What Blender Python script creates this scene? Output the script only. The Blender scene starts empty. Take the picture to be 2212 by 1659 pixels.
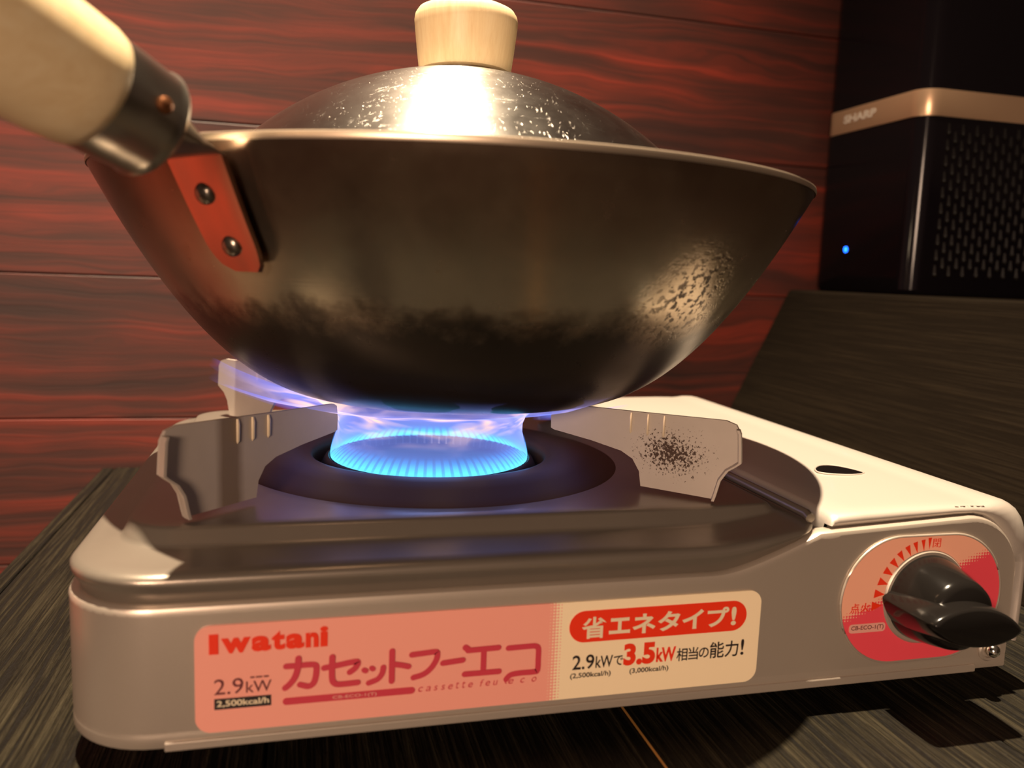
import bpy, bmesh, math, random
from mathutils import Vector, Matrix

random.seed(7)
K = 0.001                       # the script thinks in millimetres, the scene is in metres
SC = bpy.context.scene
COL = SC.collection

# ------------------------------------------------------------------ camera
yaw, pitch, roll = math.radians(14.474), math.radians(7.641), math.radians(2.139)
f_ = Vector((math.sin(yaw)*math.cos(pitch), math.cos(yaw)*math.cos(pitch), -math.sin(pitch)))
r_ = Vector((math.cos(yaw), -math.sin(yaw), 0))
u_ = r_.cross(f_)
r2 = r_*math.cos(roll) + u_*math.sin(roll)
u2 = -r_*math.sin(roll) + u_*math.cos(roll)
cam = bpy.data.cameras.new('camera')
cam.sensor_width = 36.0
cam.lens = 36.0*1789.5/2212.0
cam.clip_start = 0.01
cam.clip_end = 20
cam.dof.use_dof = True
cam.dof.focus_distance = 0.335
cam.dof.aperture_fstop = 10.0
cam_ob = bpy.data.objects.new('camera', cam)
M = Matrix((r2, u2, -f_)).transposed().to_4x4()
M.translation = Vector((68.0, -241.8, 141.65))*K
cam_ob.matrix_world = M
COL.objects.link(cam_ob)
SC.camera = cam_ob

# ------------------------------------------------------------------ world, lamps, exposure
w = bpy.data.worlds.new('room_light')
SC.world = w
w.use_nodes = True
bg = w.node_tree.nodes['Background']
bg.inputs['Color'].default_value = (1.0, 0.66, 0.46, 1)
bg.inputs['Strength'].default_value = 0.07


def lamp(name, kind, loc, energy, color, size=0.02, target=None, **kw):
    d = bpy.data.lights.new(name, kind)
    d.energy = energy
    d.color = color
    if kind == 'AREA':
        d.shape = 'DISK'
        d.size = size
    else:
        d.shadow_soft_size = size
    for k, v in kw.items():
        setattr(d, k, v)
    o = bpy.data.objects.new(name, d)
    o.location = Vector(loc)*K
    if target is not None:
        o.rotation_euler = (Vector(target)*K - o.location).to_track_quat('-Z', 'Y').to_euler()
    COL.objects.link(o)
    return o


lamp('pendant_lamp', 'SPOT', (-20, 18, 2400), 1120, (1.0, 0.80, 0.56), 0.018, (70, 140, 60),
     spot_size=math.radians(29), spot_blend=0.85)
lamp('room_lamp', 'AREA', (-420, -1150, 330), 14.0, (1.0, 0.69, 0.485), 0.30, (150, 0, 60))
lamp('unseen_wall_fill', 'SPOT', (-950, -150, 620), 400, (1.0, 0.74, 0.46), 0.05, (-790, 410, -190),  # added unseen fill, brightens the left wall for the bracket to mirror
     spot_size=math.radians(58), spot_blend=0.9)

SC.view_settings.view_transform = 'Standard'
SC.view_settings.look = 'None'
SC.view_settings.exposure = 0.0
SC.view_settings.gamma = 1.0
SC.view_settings.use_curve_mapping = False
SC.cycles.max_bounces = 12
SC.cycles.transparent_max_bounces = 24
SC.cycles.sample_clamp_indirect = 6.0


# ------------------------------------------------------------------ material helpers
class NT:
    def __init__(self, name):
        self.m = bpy.data.materials.new(name)
        self.m.use_nodes = True
        self.t = self.m.node_tree
        self.b = self.t.nodes['Principled BSDF']
        self.out = self.t.nodes['Material Output']

    def n(self, typ, **kw):
        x = self.t.nodes.new(typ)
        for k, v in kw.items():
            setattr(x, k, v)
        return x

    def l(self, a, b):
        self.t.links.new(a, b)

    def val(self, x, sock):
        if isinstance(x, (int, float)):
            sock.default_value = x
        elif isinstance(x, (tuple, list)):
            sock.default_value = x
        else:
            self.l(x, sock)

    def math(self, op, a, b=0.0, c=0.0, clamp=False):
        x = self.n('ShaderNodeMath', operation=op)
        x.use_clamp = clamp
        self.val(a, x.inputs[0]); self.val(b, x.inputs[1]); self.val(c, x.inputs[2])
        return x.outputs[0]

    def mix(self, f, a, b):
        x = self.n('ShaderNodeMix', data_type='RGBA')
        self.val(f, x.inputs[0])
        self.val(a if not isinstance(a, tuple) else (*a[:3], 1), x.inputs[6])
        self.val(b if not isinstance(b, tuple) else (*b[:3], 1), x.inputs[7])
        return x.outputs[2]

    def ramp(self, f, stops, interp='LINEAR'):
        x = self.n('ShaderNodeValToRGB')
        x.color_ramp.interpolation = interp
        e = x.color_ramp.elements
        while len(e) < len(stops):
            e.new(0.5)
        for i, (p, c) in enumerate(stops):
            e[i].position = p
            e[i].color = (*c[:3], 1) if isinstance(c, (tuple, list)) else (c, c, c, 1)
        self.val(f, x.inputs[0])
        return x.outputs[0]

    def pos(self):                      # world position in millimetres, split
        g = self.n('ShaderNodeNewGeometry')
        v = self.n('ShaderNodeVectorMath', operation='SCALE')
        self.l(g.outputs['Position'], v.inputs[0])
        v.inputs['Scale'].default_value = 1000.0
        return v.outputs[0]

    def obj(self):                      # object coordinates in millimetres
        g = self.n('ShaderNodeTexCoord')
        v = self.n('ShaderNodeVectorMath', operation='SCALE')
        self.l(g.outputs['Object'], v.inputs[0])
        v.inputs['Scale'].default_value = 1000.0
        return v.outputs[0]

    def sep(self, v):
        s = self.n('ShaderNodeSeparateXYZ')
        self.l(v, s.inputs[0])
        return s.outputs

    def scale(self, v, s, loc=(0, 0, 0)):
        m = self.n('ShaderNodeMapping')
        self.l(v, m.inputs[0])
        m.inputs['Scale'].default_value = s
        m.inputs['Location'].default_value = loc
        return m.outputs[0]

    def noise(self, v, sc=1.0, detail=4.0, rough=0.55, dist=0.0):
        x = self.n('ShaderNodeTexNoise')
        self.l(v, x.inputs['Vector'])
        x.inputs['Scale'].default_value = sc
        x.inputs['Detail'].default_value = detail
        x.inputs['Roughness'].default_value = rough
        x.inputs['Distortion'].default_value = dist
        return x.outputs[0]

    def bump(self, h, strength=0.3, dist=0.0003):
        x = self.n('ShaderNodeBump')
        x.inputs['Strength'].default_value = strength
        x.inputs['Distance'].default_value = dist
        self.l(h, x.inputs['Height'])
        self.l(x.outputs[0], self.b.inputs['Normal'])

    def set(self, **kw):
        names = dict(color='Base Color', metal='Metallic', rough='Roughness', spec='Specular IOR Level',
                     coat='Coat Weight', coatr='Coat Roughness', aniso='Anisotropic', alpha='Alpha',
                     emit='Emission Color', emits='Emission Strength')
        for k, v in kw.items():
            s = self.b.inputs[names[k]]
            if isinstance(v, tuple) and len(v) == 3:
                v = (*v, 1)
            self.val(v, s)
        return self


def simple(name, color, metal=0.0, rough=0.5, **kw):
    return NT(name).set(color=color, metal=metal, rough=rough, **kw).m


def metal_paint(name, color, metal=0.55, rough=0.36, coat=0.25, scuff=False):
    m = NT(name)
    p = m.pos()
    n = m.noise(p, 3.0, 2.0)
    c = m.mix(n, tuple(x*0.94 for x in color), tuple(min(1, x*1.06) for x in color))
    if scuff:                       # paint rubbed through on the front edge of the lid
        x, y, z = m.sep(p)
        k = m.math('MULTIPLY', m.math('LESS_THAN', m.math('ABSOLUTE', m.math('SUBTRACT', x, 307.0)), 6.5),
                   m.math('LESS_THAN', m.math('ABSOLUTE', m.math('SUBTRACT', y, 3.4)), 0.35))
        k = m.math('MULTIPLY', k, m.math('GREATER_THAN', m.noise(m.scale(p, (0.9, 0.9, 0.2)), 1.0, 2.0), 0.50))
        c = m.mix(k, c, (0.06, 0.04, 0.03))
    m.set(color=c, metal=metal, rough=rough, coat=coat, coatr=0.12)
    return m.m


def mat_red_wood():
    m = NT('red_stained_wood')
    v = m.obj()
    x, y, z = m.sep(v)
    tc = m.n('ShaderNodeAttribute', attribute_name='plank')
    sh = m.math('MULTIPLY', tc.outputs['Fac'], 613.0)
    cx = m.n('ShaderNodeCombineXYZ')
    m.l(m.math('ADD', x, sh), cx.inputs[0]); m.l(sh, cx.inputs[1]); m.l(z, cx.inputs[2])
    p = cx.outputs[0]
    warp = m.noise(m.scale(p, (0.0042, 1, 0.020)), 1.0, 3.0, 0.55)
    zz = m.math('ADD', z, m.math('MULTIPLY', m.math('SUBTRACT', warp, 0.5), 46.0))
    cz = m.n('ShaderNodeCombineXYZ')
    m.l(m.math('ADD', x, sh), cz.inputs[0]); m.l(sh, cz.inputs[1]); m.l(zz, cz.inputs[2])
    g1 = m.noise(m.scale(cz.outputs[0], (0.0016, 1, 0.085)), 1.0, 4.0, 0.6)
    g2 = m.noise(m.scale(cz.outputs[0], (0.010, 1, 0.75)), 1.0, 3.0, 0.6)
    big = m.noise(m.scale(p, (0.007, 1, 0.022)), 1.0, 3.0, 0.5)
    f = m.math('ADD', m.math('MULTIPLY', g1, 0.66), m.math('MULTIPLY', g2, 0.24))
    f = m.math('ADD', f, m.math('MULTIPLY', big, 0.34))
    col = m.ramp(f, [(0.46, (0.032, 0.012, 0.010)), (0.58, (0.060, 0.016, 0.0115)), (0.69, (0.125, 0.020, 0.012)),
                     (0.82, (0.24, 0.028, 0.015))])
    m.set(color=col, rough=0.52, spec=0.35)
    m.bump(m.math('ADD', g1, m.math('MULTIPLY', g2, 0.5)), 0.35, 0.0006)
    return m.m


def mat_black_wood(name, along='y', dark=(0.0045, 0.0038, 0.003), light=(0.036, 0.030, 0.019), rough=(0.30, 0.48), bump=0.9, spec=0.17):
    m = NT(name)
    v = m.obj()
    a = {'y': (0.006, 0.0, 0), 'x': (0, 0.006, 0)}[along]
    if along == 'y':
        s1, s2, s3 = (0.11, 0.0042, 0.11), (0.55, 0.012, 0.55), (1.2, 0.35, 1.2)
    else:
        s1, s2, s3 = (0.0042, 0.11, 0.11), (0.012, 0.55, 0.55), (0.35, 1.2, 1.2)
    g1 = m.noise(m.scale(v, s1), 1.0, 3.0, 0.6, 0.6)
    g2 = m.noise(m.scale(v, s2), 1.0, 4.0, 0.65, 0.4)
    g3 = m.noise(m.scale(v, s3), 1.0, 2.0, 0.6)
    h = m.math('ADD', m.math('MULTIPLY', g1, 0.35), m.math('MULTIPLY', g2, 0.8))
    ridge = m.ramp(m.math('MULTIPLY', h, 0.87), [(0.45, 0.0), (0.66, 1.0)])
    col = m.mix(ridge, dark, light)
    rr = m.ramp(ridge, [(0, rough[1]), (1, rough[0])])
    m.set(color=col, rough=rr, spec=spec)
    hh = m.math('ADD', ridge, m.math('MULTIPLY', g3, 0.35))
    m.bump(hh, bump, 0.0011)
    return m.m


def mat_wok():
    m = NT('seasoned_iron')
    v = m.pos()
    x, y, z = m.sep(v)
    n1 = m.noise(m.scale(v, (0.028, 0.028, 0.030)), 1.0, 5.0, 0.62, 0.5)
    n2 = m.noise(m.scale(v, (0.11, 0.11, 0.09)), 1.0, 5.0, 0.65)
    brush = m.noise(m.scale(v, (0.02, 0.02, 1.6)), 1.0, 3.0, 0.6)
    f = m.math('ADD', m.math('MULTIPLY', n1, 0.6), m.math('MULTIPLY', n2, 0.4))
    base = m.ramp(f, [(0.34, (0.19, 0.145, 0.10)), (0.46, (0.29, 0.23, 0.165)), (0.57, (0.39, 0.325, 0.235)), (0.68, (0.31, 0.21, 0.12))])
    # soot burnt on to the underside, ragged upper edge
    zz = m.math('ADD', z, m.math('MULTIPLY', m.math('SUBTRACT', n2, 0.5), 20.0))
    soot = m.ramp(m.math('DIVIDE', m.math('SUBTRACT', zz, 86.0), 60.0), [(0.58, 1.0), (0.76, 0.0)])
    band = m.ramp(m.math('DIVIDE', m.math('SUBTRACT', zz, 120.0), 40.0), [(0.15, 0.0), (0.32, 1.0), (0.55, 0.7), (0.95, 0.0)])
    base = m.mix(m.math('MULTIPLY', band, 0.7), base, (0.50, 0.45, 0.345))
    col = m.mix(soot, base, (0.095, 0.085, 0.072))
    # heat bloom: brown oxide toward the rim
    rimf = m.ramp(m.math('DIVIDE', m.math('SUBTRACT', zz, 128.0), 50.0), [(0.30, 0.0), (0.75, 1.0)])
    col = m.mix(m.math('MULTIPLY', rimf, 0.72), col, (0.20, 0.115, 0.082))
    # pitted patch at the right; paler ground paints in the lit cover's reflection
    d = m.n('ShaderNodeVectorMath', operation='DISTANCE')
    m.l(v, d.inputs[0]); d.inputs[1].default_value = (190, 5, 136)
    pit = m.noise(m.scale(v, (0.42, 0.42, 0.42)), 1.0, 3.0, 0.6)
    near = m.ramp(m.math('DIVIDE', d.outputs['Value'], 26.0), [(0.3, 1.0), (1.0, 0.0)])
    pits = m.math('MULTIPLY', m.ramp(pit, [(0.52, 0.0), (0.58, 1.0)]), near)
    col = m.mix(near, col, m.mix(0.5, col, (0.62, 0.50, 0.36)))
    col = m.mix(pits, col, (0.03, 0.018, 0.010))
    r = m.math('ADD', m.math('MULTIPLY', n2, 0.18), 0.15)
    r = m.math('ADD', r, m.math('MULTIPLY', soot, 0.06))
    m.set(color=col, metal=0.92, rough=r)
    hgt = m.math('ADD', m.math('MULTIPLY', brush, 0.30), m.math('MULTIPLY', n2, 0.5))
    hgt = m.math('SUBTRACT', hgt, m.math('MULTIPLY', pits, 1.2))
    m.bump(hgt, 0.22, 0.0004)
    return m.m


def mat_lid():
    m = NT('spun_steel')
    v = m.obj()
    sp = m.noise(m.scale(v, (0.09, 0.09, 0.09)), 1.0, 4.0, 0.6)
    scr = m.noise(m.scale(v, (0.055, 0.6, 0.25)), 1.0, 3.0, 0.7, 1.5)
    scr2 = m.noise(m.scale(v, (0.5, 0.06, 0.25)), 1.0, 3.0, 0.7, 1.8)
    s = m.math('ADD', m.ramp(scr, [(0.66, 0.0), (0.70, 1.0)]), m.ramp(scr2, [(0.66, 0.0), (0.70, 1.0)]), clamp=True)
    dust = m.noise(m.scale(v, (0.8, 0.8, 0.8)), 1.0, 1.0, 0.5)
    dd = m.ramp(dust, [(0.74, 0.0), (0.77, 1.0)])
    rough = m.math('ADD', m.math('MULTIPLY', sp, 0.16), 0.26)
    rough = m.math('ADD', rough, m.math('MULTIPLY', s, 0.10))
    col = m.mix(sp, (0.50, 0.47, 0.43), (0.68, 0.64, 0.58))
    m.set(color=col, metal=1.0, rough=rough, aniso=0.80)
    m.b.inputs['Anisotropic Rotation'].default_value = 0.25
    t = m.n('ShaderNodeTangent', direction_type='RADIAL', axis='Z')
    m.l(t.outputs[0], m.b.inputs['Tangent'])
    m.bump(m.math('ADD', m.math('MULTIPLY', s, 0.4), dd), 0.35, 0.0003)
    return m.m


def mat_pale_wood(name='pale_wood', axis=2):
    m = NT(name)
    v = m.obj()
    s = [0.25, 0.25, 0.25]
    s[axis] = 0.02
    g = m.noise(m.scale(v, tuple(s)), 1.0, 4.0, 0.6, 0.8)
    s2 = [1.6, 1.6, 1.6]
    s2[axis] = 0.10
    g2 = m.noise(m.scale(v, tuple(s2)), 1.0, 2.0, 0.6)
    f = m.math('ADD', m.math('MULTIPLY', g, 0.7), m.math('MULTIPLY', g2, 0.3))
    col = m.ramp(f, [(0.30, (0.76, 0.56, 0.31)), (0.55, (0.84, 0.66, 0.40)), (0.75, (0.88, 0.73, 0.48))])
    m.set(color=col, rough=0.42, spec=0.4)
    return m.m


def mat_tray():
    m = NT('tray_metal')
    v = m.pos()
    n = m.noise(m.scale(v, (0.03, 0.03, 0.03)), 1.0, 3.0, 0.6)
    fine = m.noise(m.scale(v, (2.0, 2.0, 2.0)), 1.0, 1.0, 0.5)
    col = m.mix(n, (0.225, 0.192, 0.16), (0.275, 0.236, 0.198))
    m.set(color=col, metal=0.60, rough=0.30)
    m.bump(fine, 0.12, 0.0002)
    return m.m


def mat_support(name, kind):
    m = NT(name)
    v = m.pos()
    x, y, z = m.sep(v)
    n = m.noise(m.scale(v, (0.05, 0.05, 0.05)), 1.0, 4.0, 0.6)
    col = m.mix(n, (0.47, 0.41, 0.36), (0.58, 0.51, 0.45))
    if kind == 'soot':
        d = m.n('ShaderNodeVectorMath', operation='DISTANCE')
        sc_ = m.scale(v, (1.0, 1.0, 1.7), (0, 0, -0.7*76.0))
        m.l(sc_, d.inputs[0]); d.inputs[1].default_value = (205.5, 43.0, 76.0)
        sp = m.noise(m.scale(v, (1.1, 1.1, 1.1)), 1.0, 2.0, 0.7)
        k = m.math('SUBTRACT', sp, m.math('MULTIPLY', d.outputs['Value'], 0.017))
        f = m.ramp(m.math('ADD', k, 0.12), [(0.47, 0.0), (0.53, 1.0)])
        col = m.mix(f, col, (0.07, 0.04, 0.028))
    else:
        rr = m.math('SUBTRACT', 123.0, y)              # heat-browned band across the plate
        b = m.math('ABSOLUTE', m.math('SUBTRACT', rr, m.math('ADD', 79.5, m.math('MULTIPLY', n, 2.0))))
        f = m.ramp(m.math('DIVIDE', b, 5.0), [(0.40, 1.0), (0.9, 0.0)])
        col = m.mix(m.math('MULTIPLY', f, 0.75), col, (0.16, 0.10, 0.055))
    m.set(color=col, metal=0.35, rough=0.52)
    return m.m


def mat_sticker():
    m = NT('sticker_print')
    x, y, z = m.sep(m.pos())
    t = m.math('DIVIDE', m.math('SUBTRACT', x, 145.6), 5.0)
    k = 2*math.pi/2.1
    dot = m.math('MULTIPLY', m.math('SINE', m.math('MULTIPLY', m.math('ADD', x, z), k)),
                 m.math('SINE', m.math('MULTIPLY', m.math('SUBTRACT', x, z), k)))
    dot = m.math('ADD', m.math('MULTIPLY', dot, 0.5), 0.5)
    f = m.math('GREATER_THAN', t, dot)
    m.set(color=m.mix(f, (0.86, 0.36, 0.29), (0.92, 0.76, 0.52)), rough=0.38, spec=0.4)
    return m.m


def mat_dial():
    m = NT('dial_print')
    x, y, z = m.sep(m.pos())
    # below the rising diagonal the print turns magenta through a halftone edge
    e = m.math('SUBTRACT', m.math('SUBTRACT', z, 24.6), m.math('MULTIPLY', m.math('SUBTRACT', x, 255.0), 0.375))
    t = m.math('DIVIDE', m.math('ADD', e, 2.2), 4.0)
    k = 2*math.pi/2.3
    dot = m.math('MULTIPLY', m.math('SINE', m.math('MULTIPLY', m.math('ADD', x, z), k)),
                 m.math('SINE', m.math('MULTIPLY', m.math('SUBTRACT', x, z), k)))
    dot = m.math('ADD', m.math('MULTIPLY', dot, 0.5), 0.5)
    f = m.math('GREATER_THAN', t, dot)
    m.set(color=m.mix(f, (0.78, 0.07, 0.10), (0.86, 0.42, 0.29)), rough=0.38, spec=0.4)
    return m.m


def mat_flame(name, lo, hi, strength, stripes=None, facing=0.0, tint=None, noise_amp=0.0):
    """thin burning gas: emission over transparency, density from the mesh"""
    m = NT(name)
    t = m.t
    t.nodes.remove(m.b)
    at = m.n('ShaderNodeAttribute', attribute_name='dens')
    d = at.outputs['Fac']
    v = m.pos()
    x, y, z = m.sep(v)
    a = d
    ang = m.math('ARCTAN2', m.math('SUBTRACT', y, 123.0), m.math('SUBTRACT', x, 125.0))
    if stripes:
        s = m.math('SINE', m.math('MULTIPLY', ang, stripes))
        s = m.ramp(m.math('ADD', m.math('MULTIPLY', s, 0.5), 0.5), [(0.12, 0.25), (0.45, 1.0)])
        a = m.math('MULTIPLY', a, s)
    if facing:
        lw = m.n('ShaderNodeLayerWeight')
        lw.inputs['Blend'].default_value = 0.5
        fc = m.math('POWER', lw.outputs['Facing'], 1.6)
        a = m.math('MULTIPLY', a, m.math('ADD', m.math('MULTIPLY', fc, facing), 1.0-facing*0.5))
    col = m.mix(m.math('MULTIPLY', d, 1.0), lo, hi)
    if tint:
        n = m.noise(m.scale(v, (0.035, 0.035, 0.11)), 1.0, 2.0, 0.5, 0.6)
        ta = m.n('ShaderNodeAttribute', attribute_name='warm')
        tf = m.math('MULTIPLY', m.ramp(n, [(0.46, 0.0), (0.62, 1.0)]), ta.outputs['Fac'])
        col = m.mix(tf, col, tint)
        a = m.math('MULTIPLY', a, m.math('ADD', m.math('MULTIPLY', tf, 0.8), m.math('ADD', m.math('MULTIPLY', n, 0.9), 0.45)))
    a = m.math('MINIMUM', a, 0.97)
    em = m.n('ShaderNodeEmission')
    m.l(col, em.inputs[0]); em.inputs[1].default_value = strength
    tr = m.n('ShaderNodeBsdfTransparent')
    mx = m.n('ShaderNodeMixShader')
    m.l(a, mx.inputs[0]); m.l(tr.outputs[0], mx.inputs[1]); m.l(em.outputs[0], mx.inputs[2])
    m.l(mx.outputs[0], m.out.inputs['Surface'])
    return m.m


PAINT = metal_paint('champagne_paint', (0.50, 0.43, 0.365))
COVER = metal_paint('cover_paint', (0.46, 0.405, 0.36), 0.40, 0.38, 0.15, scuff=True)
TRAY = mat_tray()
ENAMEL = simple('dark_enamel', (0.045, 0.022, 0.012), 0.0, 0.42, spec=0.3)
BURNT = simple('burner_iron', (0.012, 0.011, 0.011), 0.3, 0.45)
BLACK_RUBBER = simple('black_rubber', (0.01, 0.01, 0.01), 0.0, 0.7)
BLACK_GLOSS = simple('black_plastic', (0.007, 0.006, 0.0055), 0.0, 0.15, spec=0.24)
CHROME = simple('chrome', (0.72, 0.68, 0.62), 1.0, 0.14)
STEEL = simple('dull_steel', (0.40, 0.36, 0.31), 1.0, 0.30)
BRACKET = simple('bracket_steel_red_reflection', (0.66, 0.38, 0.30), 1.0, 0.13)  # steel tinted red, the wall's reflection partly painted into the base colour
DARKGAP = simple('dark_inside', (0.004, 0.003, 0.003), 0.0, 0.8, spec=0.0)
SUP_SOOT = mat_support('support_enamel_sooty', 'soot')
SUP_BAND = mat_support('support_enamel_browned', 'band')
RIB = simple('rib_edge', (0.66, 0.55, 0.40), 0.2, 0.45)
WALLWOOD = mat_red_wood()
TABLEWOOD = mat_black_wood('black_stained_wood')
LEDGEWOOD = mat_black_wood('black_stained_wood_ledge', 'y', (0.0065, 0.0042, 0.0024), (0.013, 0.0088, 0.005), (0.7, 0.85), 0.3, 0.05)
IRON = mat_wok()
LID = mat_lid()
KNOBWOOD = mat_pale_wood('pale_wood_knob', 2)
HANDLEWOOD = mat_pale_wood('pale_wood_handle', 0)
STICK = mat_sticker()
DIAL = mat_dial()
INK_RED = simple('ink_red', (0.80, 0.035, 0.008), 0, 0.4)
INK_PINK = simple('ink_deep_pink', (0.56, 0.045, 0.075), 0, 0.4)
INK_MAROON = simple('ink_maroon', (0.14, 0.030, 0.035), 0, 0.4)
INK_BLACK = simple('ink_black', (0.018, 0.012, 0.012), 0, 0.4)
INK_CREAM = simple('ink_cream', (0.80, 0.68, 0.48), 0, 0.4)
INK_LPINK = simple('ink_light_pink', (0.74, 0.36, 0.30), 0, 0.4)
PURIFIER = simple('piano_black', (0.006, 0.0045, 0.006), 0.0, 0.13, spec=0.16)
GRILLE = simple('grille_black', (0.006, 0.0045, 0.004), 0.0, 0.34, spec=0.07)
BAND = simple('band_warm_reflection', (0.62, 0.41, 0.26), 0.6, 0.32)  # silver band tinted orange, painting in the warm light it reflects
LOGO = simple('logo_silver', (0.80, 0.72, 0.62), 0.2, 0.4)
LED = NT('led_blue').set(color=(0.0, 0.1, 0.8), emit=(0.01, 0.11, 1.0), emits=7.0).m


# ------------------------------------------------------------------ mesh helpers (all in millimetres, world frame)
def thing(name, label, cat, loc, group=None):
    o = bpy.data.objects.new(name, None)
    o.empty_display_size = 0.02
    o.location = Vector(loc)*K
    COL.objects.link(o)
    o['label'] = label
    o['category'] = cat
    if group:
        o['group'] = group
    o['_base'] = [float(v) for v in loc]
    return o


def base_of(parent):
    b = Vector((0, 0, 0))
    while parent is not None:
        b += Vector(parent.location)/K
        parent = parent.parent
    return b


def make(name, verts, faces, mat, parent=None, smooth=True, origin=None, angle=40, attrs=None, mat_ids=None, mats=None):
    b = base_of(parent)
    org = Vector(origin) if origin is not None else (b.copy() if parent else Vector((0, 0, 0)))
    me = bpy.data.meshes.new(name)
    me.from_pydata([tuple((Vector(v)-org)*K) for v in verts], [], faces)
    bm = bmesh.new(); bm.from_mesh(me)
    if attrs is None:
        bmesh.ops.remove_doubles(bm, verts=bm.verts, dist=1e-7)
    bmesh.ops.recalc_face_normals(bm, faces=bm.faces)
    bm.to_mesh(me); bm.free()
    for m_ in (mats or [mat]):
        me.materials.append(m_)
    if mat_ids:
        for p_, i_ in zip(me.polygons, mat_ids):
            p_.material_index = i_
    if attrs:
        for an, vals in attrs.items():
            a = me.attributes.new(an, 'FLOAT', 'POINT')
            a.data.foreach_set('value', vals)
    if smooth:
        me.shade_smooth()
        try:
            me.set_sharp_from_angle(angle=math.radians(angle))
        except Exception:
            pass
    o = bpy.data.objects.new(name, me)
    COL.objects.link(o)
    if parent is not None:
        o.parent = parent
    o.location = (org-b)*K
    return o


def bevel(o, width, seg=3, angle=30):
    m = o.modifiers.new('bevel', 'BEVEL')
    m.width = width*K
    m.segments = seg
    m.limit_method = 'ANGLE'
    m.angle_limit = math.radians(angle)
    return o


class B:
    """collects shapes into one mesh"""
    def __init__(self):
        self.v, self.f = [], []

    def add(self, v, f):
        n = len(self.v)
        self.v += [tuple(p) for p in v]
        self.f += [tuple(i+n for i in q) for q in f]
        return self

    def box(self, x0, x1, y0, y1, z0, z1):
        v = [(x, y, z) for z in (z0, z1) for y in (y0, y1) for x in (x0, x1)]
        return self.add(v, [(0, 2, 3, 1), (4, 5, 7, 6), (0, 1, 5, 4), (2, 6, 7, 3), (0, 4, 6, 2), (1, 3, 7, 5)])

    def loft(self, rings, closed=True, cap0=False, cap1=False):
        n = len(rings[0])
        v = [p for r in rings for p in r]
        f = []
        for i in range(len(rings)-1):
            for j in range(n if closed else n-1):
                a, b = i*n+j, i*n+(j+1) % n
                f.append((a, b, b+n, a+n))
        if cap0:
            f.append(tuple(range(n)))
        if cap1:
            f.append(tuple(range((len(rings)-1)*n, len(rings)*n)))
        return self.add(v, f)

    def lathe(self, prof, c=(0, 0), n=96):
        rings = []
        for r, z in prof:
            r = max(r, 0.001)
            rings.append([(c[0]+r*math.cos(2*math.pi*k/n), c[1]+r*math.sin(2*math.pi*k/n), z) for k in range(n)])
        return self.loft(rings)

    def axis_lathe(self, prof, org, axis, n=48):
        """prof = [(d along axis, radius)]"""
        ax = Vector(axis).normalized()
        s = ax.orthogonal().normalized()
        t = ax.cross(s)
        rings = []
        for d, r in prof:
            r = max(r, 0.001)
            c = Vector(org)+ax*d
            rings.append([tuple(c+s*r*math.cos(2*math.pi*k/n)+t*r*math.sin(2*math.pi*k/n)) for k in range(n)])
        return self.loft(rings)

    def tube(self, pts, r, n=10):
        pts = [Vector(p) for p in pts]
        rings = []
        for i, p in enumerate(pts):
            d = (pts[min(i+1, len(pts)-1)]-pts[max(i-1, 0)]).normalized()
            s = d.orthogonal().normalized() if abs(d.z) > 0.9 else Vector((0, 0, 1)).cross(d).normalized()
            t = d.cross(s)
            rr = r if isinstance(r, (int, float)) else r[i]
            rings.append([tuple(p+s*rr*math.cos(2*math.pi*k/n)+t*rr*math.sin(2*math.pi*k/n)) for k in range(n)])
        return self.loft(rings, True, True, True)

    def prism(self, poly, d):
        """poly of 3-D points, pushed along vector d"""
        n = len(poly)
        v = [tuple(p) for p in poly]+[tuple(Vector(p)+Vector(d)) for p in poly]
        f = [tuple(range(n)), tuple(range(2*n-1, n-1, -1))]
        f += [(i, (i+1) % n, (i+1) % n+n, i+n) for i in range(n)]
        return self.add(v, f)

    def done(self, name, mat, parent=None, **kw):
        return make(name, self.v, self.f, mat, parent, **kw)


def rrect(x0, x1, y0, y1, r, z, seg=8):
    """rounded rectangle ring, counter-clockwise from the front-left corner; r = (fl, fr, br, bl)"""
    if isinstance(r, (int, float)):
        r = (r,)*4
    cs = [(x0+r[0], y0+r[0], 180, r[0]), (x1-r[1], y0+r[1], 270, r[1]), (x1-r[2], y1-r[2], 0, r[2]), (x0+r[3], y1-r[3], 90, r[3])]
    out = []
    for cx, cy, a0, rr in cs:
        for k in range(seg+1):
            a = math.radians(a0+90*k/seg)
            out.append((cx+rr*math.cos(a), cy+rr*math.sin(a), z))
    return out


def sstep(a, b, x):
    t = min(1, max(0, (x-a)/(b-a)))
    return t*t*(3-2*t)


# ------------------------------------------------------------------ the setting
ZT = -11.0                     # table top
WALL_Y = 410.0
edges = [-420, -300, -192, -83, 25, 129, 241.5, 350, 458, 566, 674, 782, 890, 1000]
wv, wf, wa = [], [], []
for i in range(len(edges)-1):
    z0, z1 = edges[i]+0.5, edges[i+1]-0.5
    n = len(wv)
    prof = [(WALL_Y+3.2, z0-0.3), (WALL_Y+0.4, z0), (WALL_Y, z0+0.5), (WALL_Y, z1-0.5), (WALL_Y+0.4, z1), (WALL_Y+3.2, z1+0.5), (WALL_Y+20, z1+0.5), (WALL_Y+20, z0-0.5)]
    for x in (-1300, 1300):
        wv += [(x, y, z) for y, z in prof]
    wf += [(n+j, n+(j+1) % 8, n+8+(j+1) % 8, n+8+j) for j in range(8)]
    wf += [tuple(range(n, n+8)), tuple(range(n+15, n+7, -1))]
    wa += [random.random()*3]*16
wall = make('wall_back', wv, wf, WALLWOOD, smooth=False, attrs={'plank': wa})
wall['kind'] = 'structure'
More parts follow.
